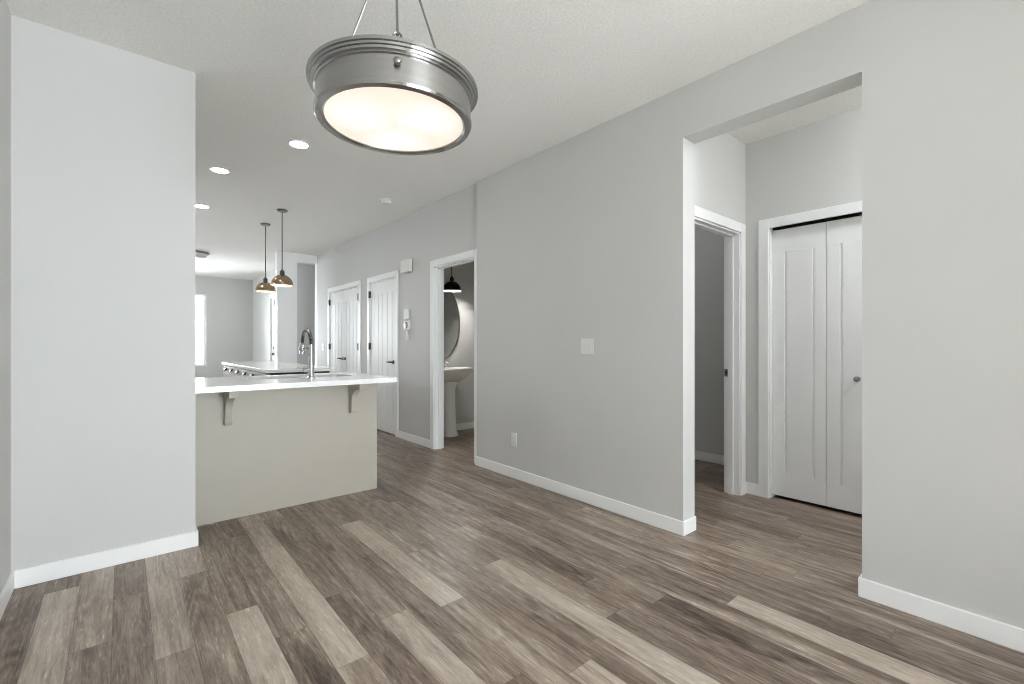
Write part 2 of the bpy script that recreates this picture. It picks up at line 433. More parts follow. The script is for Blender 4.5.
# ------------------------------------------------------------------ baseboards
def bb(name, runs, label=None):
    m = MB()
    for (x0, y0, x1, y1) in runs:
        m.box(x0, y0, 0.0, x1, y1, CB, bev=.003, seg=1)
    return struct(m.build(name, M['trim']), label, 'baseboard' if label else None)
T = .013
bb('baseboard_right', [(XR-T, OP1-T, XR, YJ), (XR, OP1-T, XR2, OP1), (XR-T, YJ-.002, XF, YJ+T-.002)], 'white baseboard along the long grey wall')
bb('baseboard_right_near', [(XR-T, YB, XR, OP0+T), (XR, OP0, XR2, OP0+T)], 'white baseboard right of the hall opening')
bb('baseboard_left', [(XL, YB, XL+T, YN)])
bb('baseboard_return', [(XL+T, YN-T, XN+T, YN), (XN, YN, XN+T, YN2)], 'white baseboard under the pale wall at left')
bb('baseboard_corridor', [(XF-T, BD1+CW, XF, DB0-CW), (XF-T, DB1+CW, XF, AD0-CW), (XF-T, AD1+CW, XF, EY)], 'white baseboard between the corridor doors')
bb('baseboard_hall', [(HD1+CW, HY-T, HX, HY), (HX-T, CL1+CW, HX, HY), (HX-T, -.75, HX, CL0-CW)], 'short white baseboard in the hall corner')
bb('baseboard_room', [(4.45-T, HY2, 4.45, 3.30), (2.78, 3.30-T, 4.45, 3.30)], 'white baseboard on the dim wall through the hall doorway')
bb('baseboard_powder', [(XF2, BY-T, 4.45, BY), (4.45-T, 3.40, 4.45, BY)], 'white baseboard behind the pedestal sink')
bb('baseboard_far', [(SIDE_X, FAR_Y-T, XE, FAR_Y), (XE-T, FD1+.07, XE, FAR_Y), (2.0, EY-T, 2.318, EY)])

# ------------------------------------------------------------------ casings
def casing_x(name, xs, face, a, b, zt, depth, label, stop_at=.5, cw=CW, both=False, lining=True):
    """door casing on a wall along Y; xs is the wall face, face=-1 when it looks to -X, depth the wall thickness"""
    m = MB(); t = .016; f0, f1 = (xs+face*t, xs) if face < 0 else (xs, xs+t)
    m.box(f0, a-cw, 0, f1, a+.006, zt+cw, bev=.003, seg=1); m.box(f0, b-.006, 0, f1, b+cw, zt+cw, bev=.003, seg=1)
    m.box(f0, a+.006, zt-.006, f1, b-.006, zt+cw, bev=.003, seg=1)
    if lining:
        d0, d1 = xs, xs - face*depth
        if d0 > d1: d0, d1 = d1, d0
        m.box(d0, a-.001, 0, d1, a+.017, zt); m.box(d0, b-.017, 0, d1, b+.001, zt); m.box(d0, a, zt-.017, d1, b, zt+.001)
        s = d0 + (d1-d0)*stop_at
        m.box(s-.018, a+.016, 0, s+.018, a+.029, zt-.016); m.box(s-.018, b-.029, 0, s+.018, b-.016, zt-.016); m.box(s-.018, a+.016, zt-.029, s+.018, b-.016, zt-.016)
    return struct(m.build(name, M['trim']), label, 'door frame')
def casing_y(name, ys, a, b, zt, depth, label, stop_at=.5, cw=CW):
    m = MB(); t = .016
    m.box(a-cw, ys-t, 0, a+.006, ys, zt+cw, bev=.003, seg=1); m.box(b-.006, ys-t, 0, b+cw, ys, zt+cw, bev=.003, seg=1)
    m.box(a+.006, ys-t, zt-.006, b-.006, ys, zt+cw, bev=.003, seg=1)
    d0, d1 = ys, ys+depth
    m.box(a-.001, d0, 0, a+.017, d1, zt); m.box(b-.017, d0, 0, b+.001, d1, zt); m.box(a, d0, zt-.017, b, d1, zt+.001)
    s = d0 + depth*stop_at
    m.box(a+.016, s-.018, 0, a+.029, s+.018, zt-.016); m.box(b-.029, s-.018, 0, b-.016, s+.018, zt-.016); m.box(a+.016, s-.018, zt-.029, b-.016, s+.018, zt-.016)
    return struct(m.build(name, M['trim']), label, 'door frame')

casing_x('trim_1', XF, -1, BD0, BD1, DH, XF2-XF, 'white door frame of the powder room')
casing_x('trim_2', XF, -1, DB0, DB1, DH, XF2-XF, 'white frame round the single plank door', stop_at=.75)
casing_x('trim_3', XF, -1, AD0, AD1, DH, XF2-XF, 'white frame round the pair of plank doors', stop_at=.75)
hall_frame = casing_y('trim_4', HY, HD0, HD1, DH, HY2-HY, 'white frame of the open doorway in the hall', stop_at=.52)
strike = MB().box(HD1-.0185, HY+.086, .915, HD1-.0165, HY+.112, .975, bev=.0004, seg=1)
sp = strike.build('strike_plate', M['satin'], hall_frame)
MB().box(HD1-.0192, HY+.090, .930, HD1-.0180, HY+.104, .960).build('latch_hole', M['dark'], sp)
casing_x('trim_5', HX, -1, CL0, CL1, 2.052, .10, 'white frame round the hall bifold closet', stop_at=.5, lining=False)
m = MB()
m.box(HX, CL1-.012, 0, HX+.10, CL1+.001, 2.089); m.box(HX, CL0-.001, 0, HX+.10, CL0+.012, 2.089); m.box(HX, CL0, 2.083, HX+.10, CL1, 2.091)
struct(m.build('trim_6', M['trim']))

# ------------------------------------------------------------------ doors
def plank_leaf(x, ya, yb, za, zb, grooves, gz0, gz1, name, mt, parent, th=.035, gw=.009, gd=.008):
    """door leaf facing -X, its front at x, with upright grooves (list of Y) between gz0 and gz1"""
    m = MB()
    m.box(x+gd, ya, za, x+th, yb, zb)
    ys = [ya] + sorted(grooves) + [yb]
    m.box(x, ya, za, x+gd+.001, yb, gz0, bev=.0012, seg=1); m.box(x, ya, gz1, x+gd+.001, yb, zb, bev=.0012, seg=1)
    for i in range(len(ys)-1):
        a = ys[i] + (gw/2 if i else 0); b = ys[i+1] - (gw/2 if i < len(ys)-2 else 0)
        m.box(x, a, gz0-.002, x+gd+.001, b, gz1+.002, bev=.003, seg=1)
    return m.build(name, mt, parent)
def hinge(x, y, z, parent):
    m = MB(); m.tube([(x, y, z-.045), (x, y, z+.045)], .009, 10); m.tube([(x, y, z-.052), (x, y, z-.045)], .006, 8); m.tube([(x, y, z+.045), (x, y, z+.052)], .006, 8)
    m.box(x+.004, y-.014, z-.044, x+.024, y+.014, z+.044)
    return m.build('hinge', M['dnickel'], parent, SM)
def lever_handle(x, y, z, d, parent):
    """round rose with a lever pointing to d along Y"""
    m = MB(); m.lathe([(.0, 0), (.024, 0), (.026, -.004), (.024, -.009), (.012, -.011), (.011, -.042), (0, -.042)], (x, y, z), 24, 'x')
    m.tube([(x-.042, y, z), (x-.05, y+d*.012, z), (x-.05, y+d*.06, z+.002), (x-.046, y+d*.105, z-.002)], [.010, .011, .009, .007], 10)
    return m.build('lever_handle', M['dnickel'], parent, SM)
def knob(x, y, z, parent, r=.016, mt='satin'):
    m = MB(); m.lathe([(0, 0), (r*1.0, 0), (r*1.0, -.004), (r*.45, -.006), (r*.45, -.016), (r*.9, -.022), (r*1.05, -.030), (r*.85, -.038), (0, -.041)], (x, y, z), 24, 'x')
    return m.build('knob', M[mt], parent, SM)

XD = XF + .004
d1 = thing('door_1', (XD, (AD0+AD1)/2, 0), 'pair of white plank doors with two dark levers meeting in the middle', 'door', kind='structure')
mid = (AD0+AD1)/2
for ya, yb in ((AD0+.019, mid-.0015), (mid+.0015, AD1-.019)):
    n = 4; g = [ya + (yb-ya)*(.16 + .68*i/(n-1)) for i in range(n)]
    plank_leaf(XD, ya, yb, .012, DH-.021, g, .20, 1.83, 'door_leaf', M['door'], d1)
for y in (AD0+.016, AD1-.010):
    for z in (.22, 1.13, 1.86): hinge(XF-.017, y, z, d1)
lever_handle(XD, mid-.055, .945, -1, d1); lever_handle(XD, mid+.055, .945, 1, d1)

d2 = thing('door_2', (XD, (DB0+DB1)/2, 0), 'single white plank door with dark lever beside the powder room', 'door', kind='structure')
ya, yb = DB0+.019, DB1-.019
plank_leaf(XD, ya, yb, .014, DH-.021, [ya + (yb-ya)*f for f in (.14, .32, .50, .68, .86)], .20, 1.84, 'door_leaf', M['door'], d2)
for z in (.22, 1.14, 1.86): hinge(XF-.017, DB1-.010, z, d2)
lever_handle(XD, DB0+.085, .94, 1, d2)

XC = 3.79
d3 = thing('door_3', (XC, (CL0+CL1)/2, 0), 'white bifold closet doors with two grooves per leaf in the hall', 'door', kind='structure')
cm = (CL0+CL1)/2
plank_leaf(XC, cm+.0015, CL1-.014, 0.026, 2.033, [1.124, 1.305], .20, 1.865, 'door_leaf', M['door'], d3, gw=.011)
plank_leaf(XC, CL0+.014, cm-.0015, 0.026, 2.033, [.955, .775], .20, 1.865, 'door_leaf', M['door'], d3, gw=.011)
knob(XC, .862, .934, d3, .017)
MB().box(XC+.004, CL0+.013, 2.043, XC+.034, CL1-.013, 2.066).build('track', M['black'], d3)

# front door, far away
d4 = thing('door_4', (XE, (FD0+FD1)/2, 0), 'pale front door with a small bright pane near its top', 'door', kind='structure')
m = MB(); x0, x1 = XE+.012, XE+.055; ga, gb, gz0, gz1 = FD0+.20, FD1-.10, 1.985, 2.11
a, b = FD0+.01, FD1-.01
m.box(x0, a, .01, x1, b, gz0); m.box(x0, a, gz1, x1, b, 2.15); m.box(x0, a, gz0, x1, ga, gz1); m.box(x0, gb, gz0, x1, b, gz1)
for (za, zb) in ((.2, .85), (1.05, 1.85)):
    for (p, q) in ((a+.12, (a+b)/2-.05), ((a+b)/2+.05, b-.12)): m.box(x0-.004, p, za, x0+.001, q, zb, bev=.003, seg=1)
m.build('door_leaf', M['greydoor'], d4)
MB().box(XE+.03, ga, gz0, XE+.036, gb, gz1).build('pane', M['glass'], d4)
knob(XE+.012, FD1-.19, .962, d4, .028, 'dnickel')
m = MB(); m.lathe([(0, 0), (.026, 0), (.026, -.012), (.02, -.018), (0, -.018)], (XE+.012, FD1-.19, 1.09), 24, 'x'); m.build('deadbolt', M['satin'], d4, SM)
casing_x('trim_7', XE, -1, FD0, FD1, 2.16, .12, 'white frame of the front door', cw=.09)

# ------------------------------------------------------------------ windows
def window_y(name, y0, y1, rect, bars, label, fw=.05):
    xa, xb, za, zb = rect
    t = struct(bpy.data.objects.new(name, None), label, 'window'); COL.objects.link(t); t.location = ((xa+xb)/2, y0, za); WORLD[t] = Vector(t.location)
    m = MB(); y = (y0+y1)/2
    m.box(xa, y0, za, xa+fw, y1, zb, bev=.003, seg=1); m.box(xb-fw, y0, za, xb, y1, zb, bev=.003, seg=1)
    m.box(xa+fw, y0, za, xb-fw, y1, za+fw, bev=.003, seg=1); m.box(xa+fw, y0, zb-fw, xb-fw, y1, zb, bev=.003, seg=1)
    for f in bars:
        xc = xa + (xb-xa)*f; m.box(xc-fw*.55, y-.03, za+fw, xc+fw*.55, y+.03, zb-fw, bev=.003, seg=1)
    m.build('window_frame', M['trim'], t)
    MB().box(xa+fw*.8, y-.004, za+fw*.8, xb-fw*.8, y+.004, zb-fw*.8).build('pane', M['glass'], t)
    return t
window_y('window_1', FAR_Y+.03, FAR_Y+.11, FARWIN, (.5,), 'bright living room window at the far left edge')
window_y('window_2', YB-.11, YB-.03, (PATIO[0], PATIO[1], 0.0, PATIO[3]), (.5,), 'wide patio door behind the viewer', fw=.06)
def window_x(name, xs, rect):
    t = struct(bpy.data.objects.new(name, None)); COL.objects.link(t); t.location = (xs, (rect[0]+rect[1])/2, rect[2]); WORLD[t] = Vector(t.location)
    ya, yb, za, zb = rect; m = MB()
    m.box(xs, ya, za, xs+.08, ya+.05, zb); m.box(xs, yb-.05, za, xs+.08, yb, zb); m.box(xs, ya+.05, za, xs+.08, yb-.05, za+.05); m.box(xs, ya+.05, zb-.05, xs+.08, yb-.05, zb)
    m.box(xs+.02, (ya+yb)/2-.03, za+.05, xs+.06, (ya+yb)/2+.03, zb-.05)
    m.build('window_frame', M['trim'], t)
    MB().box(xs+.036, ya+.04, za+.04, xs+.044, yb-.04, zb-.04).build('pane', M['glass'], t)
window_x('window_3', SIDE_X-.11, SIDEWIN)
window_x('window_4', SIDE_X-.11, KITWIN)

# ------------------------------------------------------------------ peninsula
CT0, CT1 = .880, .915
PY0, PY1 = 3.560, 4.130           # cabinet body
pen = thing('peninsula_cabinet', ((.325+1.58)/2, PY0, 0), 'greige panelled peninsula cabinet under the white sink counter', 'cabinet')
m = MB(); m.box(.327, PY0, .0, 1.580, PY0+.018, CT0, bev=.0012, seg=1); m.build('back_panel', M['cabinet'], pen)
m = MB(); m.box(1.562, PY0+.018, 0, 1.580, PY1, CT0, bev=.0012, seg=1); m.build('end_panel', M['cabinet'], pen)
m = MB(); m.box(.327, PY0+.018, .10, .345, PY1, CT0); m.box(.345, PY0+.018, .10, 1.562, PY1, .118); m.box(.345, PY1-.09, 0, 1.562, PY1-.07, .10)
m.build('carcass', M['cabinet'], pen)
for i in range(3):
    a = .345 + i*.405; m = MB(); m.box(a+.003, PY1, .11, a+.402, PY1+.019, CT0-.006, bev=.002, seg=1); dr = m.build('door', M['cabinet'], pen)
    m = MB(); m.tube([(a+.35, PY1+.045, .62), (a+.35, PY1+.045, .78)], .006, 8); m.tube([(a+.35, PY1+.017, .64), (a+.35, PY1+.045, .64)], .005, 8); m.tube([(a+.35, PY1+.017, .76), (a+.35, PY1+.045, .76)], .005, 8)
    m.build('handle', M['dnickel'], dr)
def corbel(x):
    # side outline in (Y, Z): cap block under the counter, cove, slim leg on the panel
    y = PY0
    o = [(y, CT0), (y-.225, CT0), (y-.225, CT0-.046), (y-.205, CT0-.052)]
    for i in range(1, 8):
        t = i/7*math.pi/2
        o.append((y-.065-.140*(1-math.sin(t)), CT0-.052-.085*(1-math.cos(t))))
    o += [(y-.058, CT0-.225), (y-.050, CT0-.245), (y, CT0-.245)]
    m = MB(); m.prism([(p[0], p[1]) for p in o], 'x', x-.021, x+.021, bev=.0015)
    m.box(x-.026, y-.231, CT0-.050, x+.026, y-.0, CT0-.001, bev=.002, seg=1)
    return m.build('corbel', M['cabinet'], pen)
corbel(.535); corbel(1.368)

def slab_hole(x0, y0, x1, y1, z0, z1, hx0, hy0, hx1, hy1, name, mt, parent=None):
    bm = bmesh.new(); O = [(x0, y0), (x1, y0), (x1, y1), (x0, y1)]; I = [(hx0, hy0), (hx1, hy0), (hx1, hy1), (hx0, hy1)]
    V = {}
    for z in (z0, z1):
        for n, P in (('o', O), ('i', I)):
            V[n, z] = [bm.verts.new((p[0], p[1], z)) for p in P]
    for i in range(4):
        j = (i+1) % 4
        bm.faces.new((V['o', z1][i], V['o', z1][j], V['i', z1][j], V['i', z1][i]))
        bm.faces.new((V['o', z0][j], V['o', z0][i], V['i', z0][i], V['i', z0][j]))
        bm.faces.new((V['o', z0][i], V['o', z0][j], V['o', z1][j], V['o', z1][i]))
        bm.faces.new((V['i', z1][i], V['i', z1][j], V['i', z0][j], V['i', z0][i]))
    es = [e for e in bm.edges if len(e.link_faces) == 2 and e.calc_face_angle(0) > .5]
    bmesh.ops.bevel(bm, geom=es, offset=.002, segments=2, affect='EDGES', profile=.5)
    q = MB(); q.bm.free(); q.bm = bm
    return q.build(name, mt, parent)
SK = (.735, 3.665, 1.425, 4.035)
tag(slab_hole(.325, 3.25, 1.602, 4.17, CT0, CT1, *SK, 'peninsula_countertop', M['quartz']), 'white quartz countertop overhanging the greige peninsula', 'countertop')
# undermount sink
m = MB(); x0, y0, x1, y1 = SK; d = .70
m.box(x0-.012, y0-.012, d-.004, x1+.012, y1+.012, d); m.box(x0-.012, y0-.012, d, x0-.002, y1+.012, CT0); m.box(x1+.002, y0-.012, d, x1+.012, y1+.012, CT0)
m.box(x0-.012, y0-.012, d, x1+.012, y0-.002, CT0); m.box(x0-.012, y1+.002, d, x1+.012, y1+.012, CT0)
m.lathe([(0, d+.004), (.04, d+.004), (.045, d), (0, d)], ((x0+x1)/2, (y0+y1)/2, 0), 24)
sk = tag(m.build('undermount_sink', M['steel']), 'steel undermount sink set into the peninsula counter', 'sink')

# spring pull-down faucet
fx, fy = 1.082, 3.605
fa = thing('kitchen_faucet', (fx, fy, CT1), 'tall chrome spring faucet with pull-down spray beside the sink', 'faucet')
m = MB(); m.lathe([(0, CT1), (.030, CT1), (.030, CT1+.008), (.021, CT1+.014), (.021, CT1+.10), (.016, CT1+.105), (.0145, CT1+.25), (0, CT1+.25)], (fx, fy, 0), 24); m.build('body', M['chrome'], fa, SM)
m = MB(); m.tube([(fx-.018, fy, CT1+.062), (fx-.052, fy, CT1+.062)], .018, 16); m.tube([(fx-.052, fy, CT1+.062), (fx-.060, fy, CT1+.062)], [.018, .012], 16)
m.tube([(fx-.056, fy, CT1+.062), (fx-.068, fy-.004, CT1+.072), (fx-.105, fy-.01, CT1+.079)], [.008, .006, .005], 8); m.build('handle', M['chrome'], fa, SM)
arc = [(fx, fy, CT1+.235)]
R = .112
for i in range(0, 25):
    t = math.pi*i/24
    arc.append((fx, fy + R - R*math.cos(t), CT1+.25+R*math.sin(t)))
arc += [(fx, fy+2*R, CT1+.235)]
m = MB(); m.tube(arc, .008, 10); hose = m.build('spout_hose', M['black'], fa, SM)
# spring coil round the hose
def along(path, f):
    P = [Vector(p) for p in path]; L = [0]
    for a, b in zip(P, P[1:]): L.append(L[-1] + (b-a).length)
    s = f*L[-1]
    for i in range(len(P)-1):
        if s <= L[i+1] + 1e-9:
            u = (s-L[i])/(L[i+1]-L[i]); return P[i].lerp(P[i+1], u), (P[i+1]-P[i]).normalized()
    return P[-1], (P[-1]-P[-2]).normalized()
coil = []; turns = 38
for i in range(turns*10+1):
    f = i/(turns*10); p, t = along(arc, f); a = Vector((1, 0, 0)); b = t.cross(a)
    coil.append(p + (a*math.cos(2*math.pi*i/10) + b*math.sin(2*math.pi*i/10))*.0125)
m = MB(); m.tube(coil, .0026, 5); m.build('spring', M['satin'], hose, SM)
sy = fy + 2*R
m = MB(); m.lathe([(0, CT1+.262), (.014, CT1+.262), (.018, CT1+.25), (.018, CT1+.205), (.023, CT1+.195), (.022, CT1+.180), (0, CT1+.180)], (fx, sy, 0), 20); m.build('spray_head', M['chrome'], fa, SM)
m = MB(); m.tube([(fx, fy, CT1+.236), (fx, fy+.09, CT1+.224), (fx, sy-.02, CT1+.218)], .007, 8); m.lathe([(.018, CT1+.210), (.025, CT1+.210), (.025, CT1+.228), (.018, CT1+.228)], (fx, sy, 0), 20, closed=True); m.build('holder_arm', M['chrome'], fa, SM)

# ------------------------------------------------------------------ kitchen island
IX0, IX1, IY0, IY1 = 1.11, 1.74, 5.06, 7.70
ic = tag(MB().box(IX0-.02, IY0, CT0, IX1+.02, IY1, CT1, bev=.002).build('island_countertop', M['quartz']), 'white island countertop beyond the sink peninsula', 'countertop')
isl = thing('kitchen_island', ((IX0+IX1)/2, (IY0+IY1)/2, 0), 'kitchen island with dark pulls behind the faucet', 'cabinet')
m = MB(); m.box(IX0+.05, IY0+.12, 0, IX1-.01, IY1-.04, .10); m.box(IX0+.02, IY0+.05, .10, IX1-.01, IY1-.02, CT0-.001); m.build('carcass', M['cabinet'], isl)
m = MB(); m.box(IX0+.03, IY0+.035, CT0-.070, IX1-.02, IY0+.05, CT0-.001, bev=.002, seg=1); m.build('painted_shade_strip', M['dark'], isl)  # dark strip stands in for the shade under the countertop overhang
n = 6; step = (IY1-.02-(IY0+.06))/n
for i in range(n):
    a = IY0+.06 + i*step
    m = MB(); m.box(IX0, a+.003, .70, IX0+.02, a+step-.003, CT0-.010, bev=.002, seg=1); dr = m.build('drawer', M['cabinet'], isl)
    c = a + step/2
    m = MB(); m.prism([(IX0+.001, .838), (IX0-.014, .836), (IX0-.026, .826), (IX0-.029, .806), (IX0-.026, .800), (IX0-.020, .808), (IX0+.001, .826)], 'y', c-.055, c+.055, bev=.002)
    m.build('handle', M['black'], dr)
    m = MB(); m.box(IX0, a+.003, .105, IX0+.02, a+step-.003, .694, bev=.002, seg=1); m.build('door', M['cabinet'], isl)

# ------------------------------------------------------------------ drum chandelier
CX, CY, CZ = .7815, 1.5955, 1.994
ch = thing('drum_chandelier', (CX, CY, CE), 'round pewter drum ceiling lamp with glowing frosted glass on three rods', 'lamp')
m = MB()
m.lathe([(.250, CZ), (.258, CZ-.006), (.278, CZ-.004), (.283, CZ+.004), (.283, CZ+.016), (.279, CZ+.018), (.279, CZ+.090), (.285, CZ+.092),
         (.285, CZ+.098), (.293, CZ+.099), (.295, CZ+.106), (.2935, CZ+.1075), (.300, CZ+.108), (.302, CZ+.1145), (.301, CZ+.116), (.307, CZ+.117), (.307, CZ+.128), (.303, CZ+.131),
         (.265, CZ+.131), (.262, CZ+.120), (.262, CZ+.012), (.250, CZ+.010)], (CX, CY, 0), 128, closed=True)
m.build('drum_band', M['drum'], ch, math.radians(28))
m = MB(); m.lathe([(0, CZ+.002), (.10, CZ+.002), (.262, CZ+.004), (.262, CZ+.010), (0, CZ+.010)], (CX, CY, 0), 96)
m.build('glass_diffuser', M['diffuser'], ch, SM, origin=(CX, CY, CZ))
m = MB(); m.lathe([(0, CZ+.118), (.262, CZ+.118), (.262, CZ+.124), (0, CZ+.124)], (CX, CY, 0), 64); m.build('top_plate', M['drum'], ch, SM)
m = MB(); m.lathe([(0, CE), (.062, CE), (.062, CE-.014), (.05, CE-.024), (.012, CE-.030), (.010, CE-.046), (0, CE-.046)], (CX, CY, 0), 40); m.build('canopy', M['drum'], ch, SM)
base_az = math.atan2(-CY, -CX) + math.radians(1.0)
for k in range(3):
    az = base_az + k*2*math.pi/3
    c, s = math.cos(az), math.sin(az); q = Vector((CX+c*.284, CY+s*.284, CZ+.148)); top = Vector((CX+c*.012, CY+s*.012, CE-.035))
    rod = MB().tube([q, top], .0045, 10).build('rod', M['satin'], ch, SM)
    m = MB(); ring = []
    for i in range(13):
        t = 2*math.pi*i/12; u = Vector((-s, c, 0)); ring.append(Vector((CX+c*.284, CY+s*.284, CZ+.144)) + u*.012*math.cos(t) + Vector((0, 0, 1))*.013*math.sin(t))
    m.tube(ring, .0036, 8); m.build('loop', M['satin'], ch, SM)
    ax = Vector((c, s, 0)); p = Vector((CX, CY, CZ+.063))
    m = MB(); m.tube([p+ax*.277, p+ax*.288, p+ax*.2881, p+ax*.294, p+ax*.300, p+ax*.303], [.005, .005, .011, .013, .010, .003], 16); m.build('stud', M['satin'], ch, SM)

# ------------------------------------------------------------------ recessed lights
def downlight(x, y, label):
    t = thing('recessed_light', (x, y, CE), label, 'ceiling light', 'recessed ceiling lights over the kitchen')
    m = MB(); m.lathe([(.062, CE-.001), (.064, CE-.007), (.084, CE-.005), (.087, CE-.0005), (.062, CE-.0005)], (x, y, 0), 40, closed=True); m.build('trim_ring', M['trim'], t, SM)
    m = MB(); m.lathe([(0, CE-.006), (.063, CE-.006), (.063, CE-.001), (0, CE-.001)], (x, y, 0), 40); m.build('lens', M['lens'], t, SM)
    return t
dl = downlight(1.062, 3.843, 'nearest and rightmost round recessed light in the ceiling')
dup(dl, (.676, 4.878, CE), 'middle one of the three round recessed lights')
dup(dl, (.690, 6.281, CE), 'farthest recessed light, half hidden by the pale wall edge')

# ------------------------------------------------------------------ dome pendants
def dome_pendant(x, y, zb, r, outer, cord, label, group, bulb, name='pendant_light'):
    t = thing(name, (x, y, CE), label, 'pendant lamp', group)
    m = MB(); m.lathe([(0, CE), (.058, CE), (.060, CE-.012), (.05, CE-.022), (.012, CE-.026), (0, CE-.026)], (x, y, 0), 32); m.build('canopy', M['satin'] if outer != 'black' else M['black'], t, SM)
    m = MB(); m.tube([(x, y, CE-.02), (x, y, zb+.165)], .0055 if cord != 'cord' else .004, 10); m.build('stem', M[outer if outer == 'black' else 'dnickel'], t, SM)
    m = MB(); m.lathe([(0, zb+.185), (.013, zb+.185), (.018, zb+.172), (.026, zb+.165), (.026, zb+.128), (.020, zb+.120), (0, zb+.120)], (x, y, 0), 24); m.build('socket_cap', M[outer if outer == 'black' else 'dnickel'], t, SM)
    prof_o = [(r*math.cos(math.radians(a)), zb + .012 + .115*math.sin(math.radians(a))) for a in range(0, 82, 6)]
    prof = [(r+.003, zb), (r+.004, zb+.006), (r, zb+.012)] + prof_o + [(.022, zb+.130)]
    inner = [(.018, zb+.125)] + [((r-.004)*math.cos(math.radians(a)), zb + .012 + .110*math.sin(math.radians(a))) for a in range(78, -1, -6)] + [(r-.003, zb)]
    m = MB(); m.lathe(prof, (x, y, 0), 48, closed=False)
    # open shell: drop the end caps
    bmesh.ops.delete(m.bm, geom=[f for f in m.bm.faces if len(f.verts) > 4], context='FACES')
    sh = m.build('shade', M[outer], t, SM)
    m = MB(); m.lathe(inner, (x, y, 0), 48); bmesh.ops.delete(m.bm, geom=[f for f in m.bm.faces if len(f.verts) > 4], context='FACES'); m.build('shade_lining', M['inner'], sh, SM)
    m = MB(); m.lathe([(0, zb+.018), (.012, zb+.020), (.024, zb+.030), (.028, zb+.044), (.024, zb+.060), (.013, zb+.078), (.012, zb+.12), (0, zb+.12)], (x, y, 0), 20); m.build('bulb', M[bulb], t, SM)
    return t
kp = dome_pendant(1.433, 5.862, 1.858, .118, 'bronze', 'rod', 'nearer right one of two bronze dome pendants above the island', 'bronze pendants over the island', 'bulb')
dup(kp, (1.433, 6.684, CE), 'farther left one of two bronze dome pendants above the island')
dome_pendant(3.20, 4.96, 1.845, .115, 'black', 'rod', 'black dome pendant hanging by the powder room mirror', None, 'bulb2', 'vanity_pendant')

# flush ceiling lamp in the living room
fx_, fy_ = .955, 9.50
fl = thing('flush_ceiling_light', (fx_, fy_, CE), 'grey flush ceiling lamp at the far left, partly behind the pale wall', 'ceiling light')
m = MB(); m.lathe([(0, CE), (.205, CE), (.208, CE-.02), (.190, CE-.03), (0, CE-.03)], (fx_, fy_, 0), 48); m.build('ceiling_plate', M['satin'], fl, SM)
m = MB(); m.lathe([(.175, CE-.028), (.17, CE-.06), (.14, CE-.085), (.07, CE-.10), (0, CE-.104)], (fx_, fy_, 0), 48); m.build('glass_bowl', M['opal'], fl, SM)
# unseen lamps added to brighten the hall and the side room
def fill_lamp(name, x, y, lit, label):
    t = thing(name, (x, y, CE), label, 'ceiling light')
    m = MB(); m.lathe([(0, CE), (.165, CE), (.168, CE-.02), (.15, CE-.03), (0, CE-.03)], (x, y, 0), 48); m.build('ceiling_plate', M['satin'], t, SM)
    m = MB(); m.lathe([(.145, CE-.028), (.14, CE-.06), (.11, CE-.085), (.05, CE-.10), (0, CE-.104)], (x, y, 0), 48); m.build('glass_bowl', M[lit], t, SM)
fill_lamp('hall_fill_light', 3.25, -.15, 'hall_fill', 'fill lamp added to brighten the hall, outside the picture')
fill_lamp('room_fill_light', 3.60, 2.45, 'room_fill', 'dim fill lamp added for the side room, outside the picture')
# smoke detector
sx, sy_ = 2.198, 4.721
sd = thing('smoke_detector', (sx, sy_, CE), 'round white smoke detector on the ceiling near the corridor wall', 'smoke detector')
m = MB(); m.lathe([(0, CE), (.070, CE), (.070, CE-.012), (.066, CE-.014), (0, CE-.014)], (sx, sy_, 0), 40); m.build('base_plate', M['plastic'], sd, SM)
m = MB(); m.lathe([(0, CE-.013), (.058, CE-.013), (.062, CE-.018), (.060, CE-.034), (.048, CE-.044), (.02, CE-.046), (0, CE-.046)], (sx, sy_, 0), 40); m.build('sensor_cover', M['plastic'], sd, SM)

# ------------------------------------------------------------------ wall fittings
ds = thing('light_switch', (XR, 2.225, 1.093), 'white double light switch on the long grey wall left of the opening', 'light switch')
m = MB(); m.box(XR-.006, 2.165, 1.093, XR, 2.285, 1.211, bev=.003); m.build('cover_plate', M['plastic'], ds)
for y in (2.202, 2.248):
    m = MB(); m.prism([(XR-.005, 1.119), (XR-.0085, 1.152), (XR-.0105, 1.184), (XR-.005, 1.186)], 'y', y-.0165, y+.0165, bev=.0006); m.build('rocker', M['plastic'], ds)
so = thing('wall_outlet', (XR, 3.055, .28), 'white electrical outlet low on the long grey wall', 'outlet')
m = MB(); m.box(XR-.006, 3.018, .278, XR, 3.092, .395, bev=.003); m.build('cover_plate', M['plastic'], so)
for z in (.317, .356):
    m = MB(); m.box(XR-.0085, 3.037, z-.015, XR-.005, 3.073, z+.015, bev=.002); rc = m.build('receptacle', M['plastic'], so)
    m = MB(); m.box(XR-.0092, 3.046, z-.004, XR-.0083, 3.0485, z+.007); m.box(XR-.0092, 3.061, z-.004, XR-.0083, 3.0635, z+.007); m.build('slots', M['dark'], rc)
fs = thing('light_switch', (XF, 8.17, 1.06), 'white light switch at the far corner left of the paired doors', 'light switch')
m = MB(); m.box(XF-.006, 8.11, 1.06, XF, 8.23, 1.178, bev=.003); m.build('cover_plate', M['plastic'], fs)
for y in (8.147, 8.193):
    m = MB(); m.box(XF-.010, y-.0165, 1.086, XF-.005, y+.0165, 1.152, bev=.002); m.build('rocker', M['plastic'], fs)
dc = thing('doorbell_chime', (XF, 5.060, 2.03), 'white doorbell chime box high beside the single plank door', 'chime')
m = MB(); m.box(XF-.055, 4.955, 2.035, XF-.006, 5.175, 2.190, bev=.010, seg=3); m.build('cover', M['plastic'], dc)
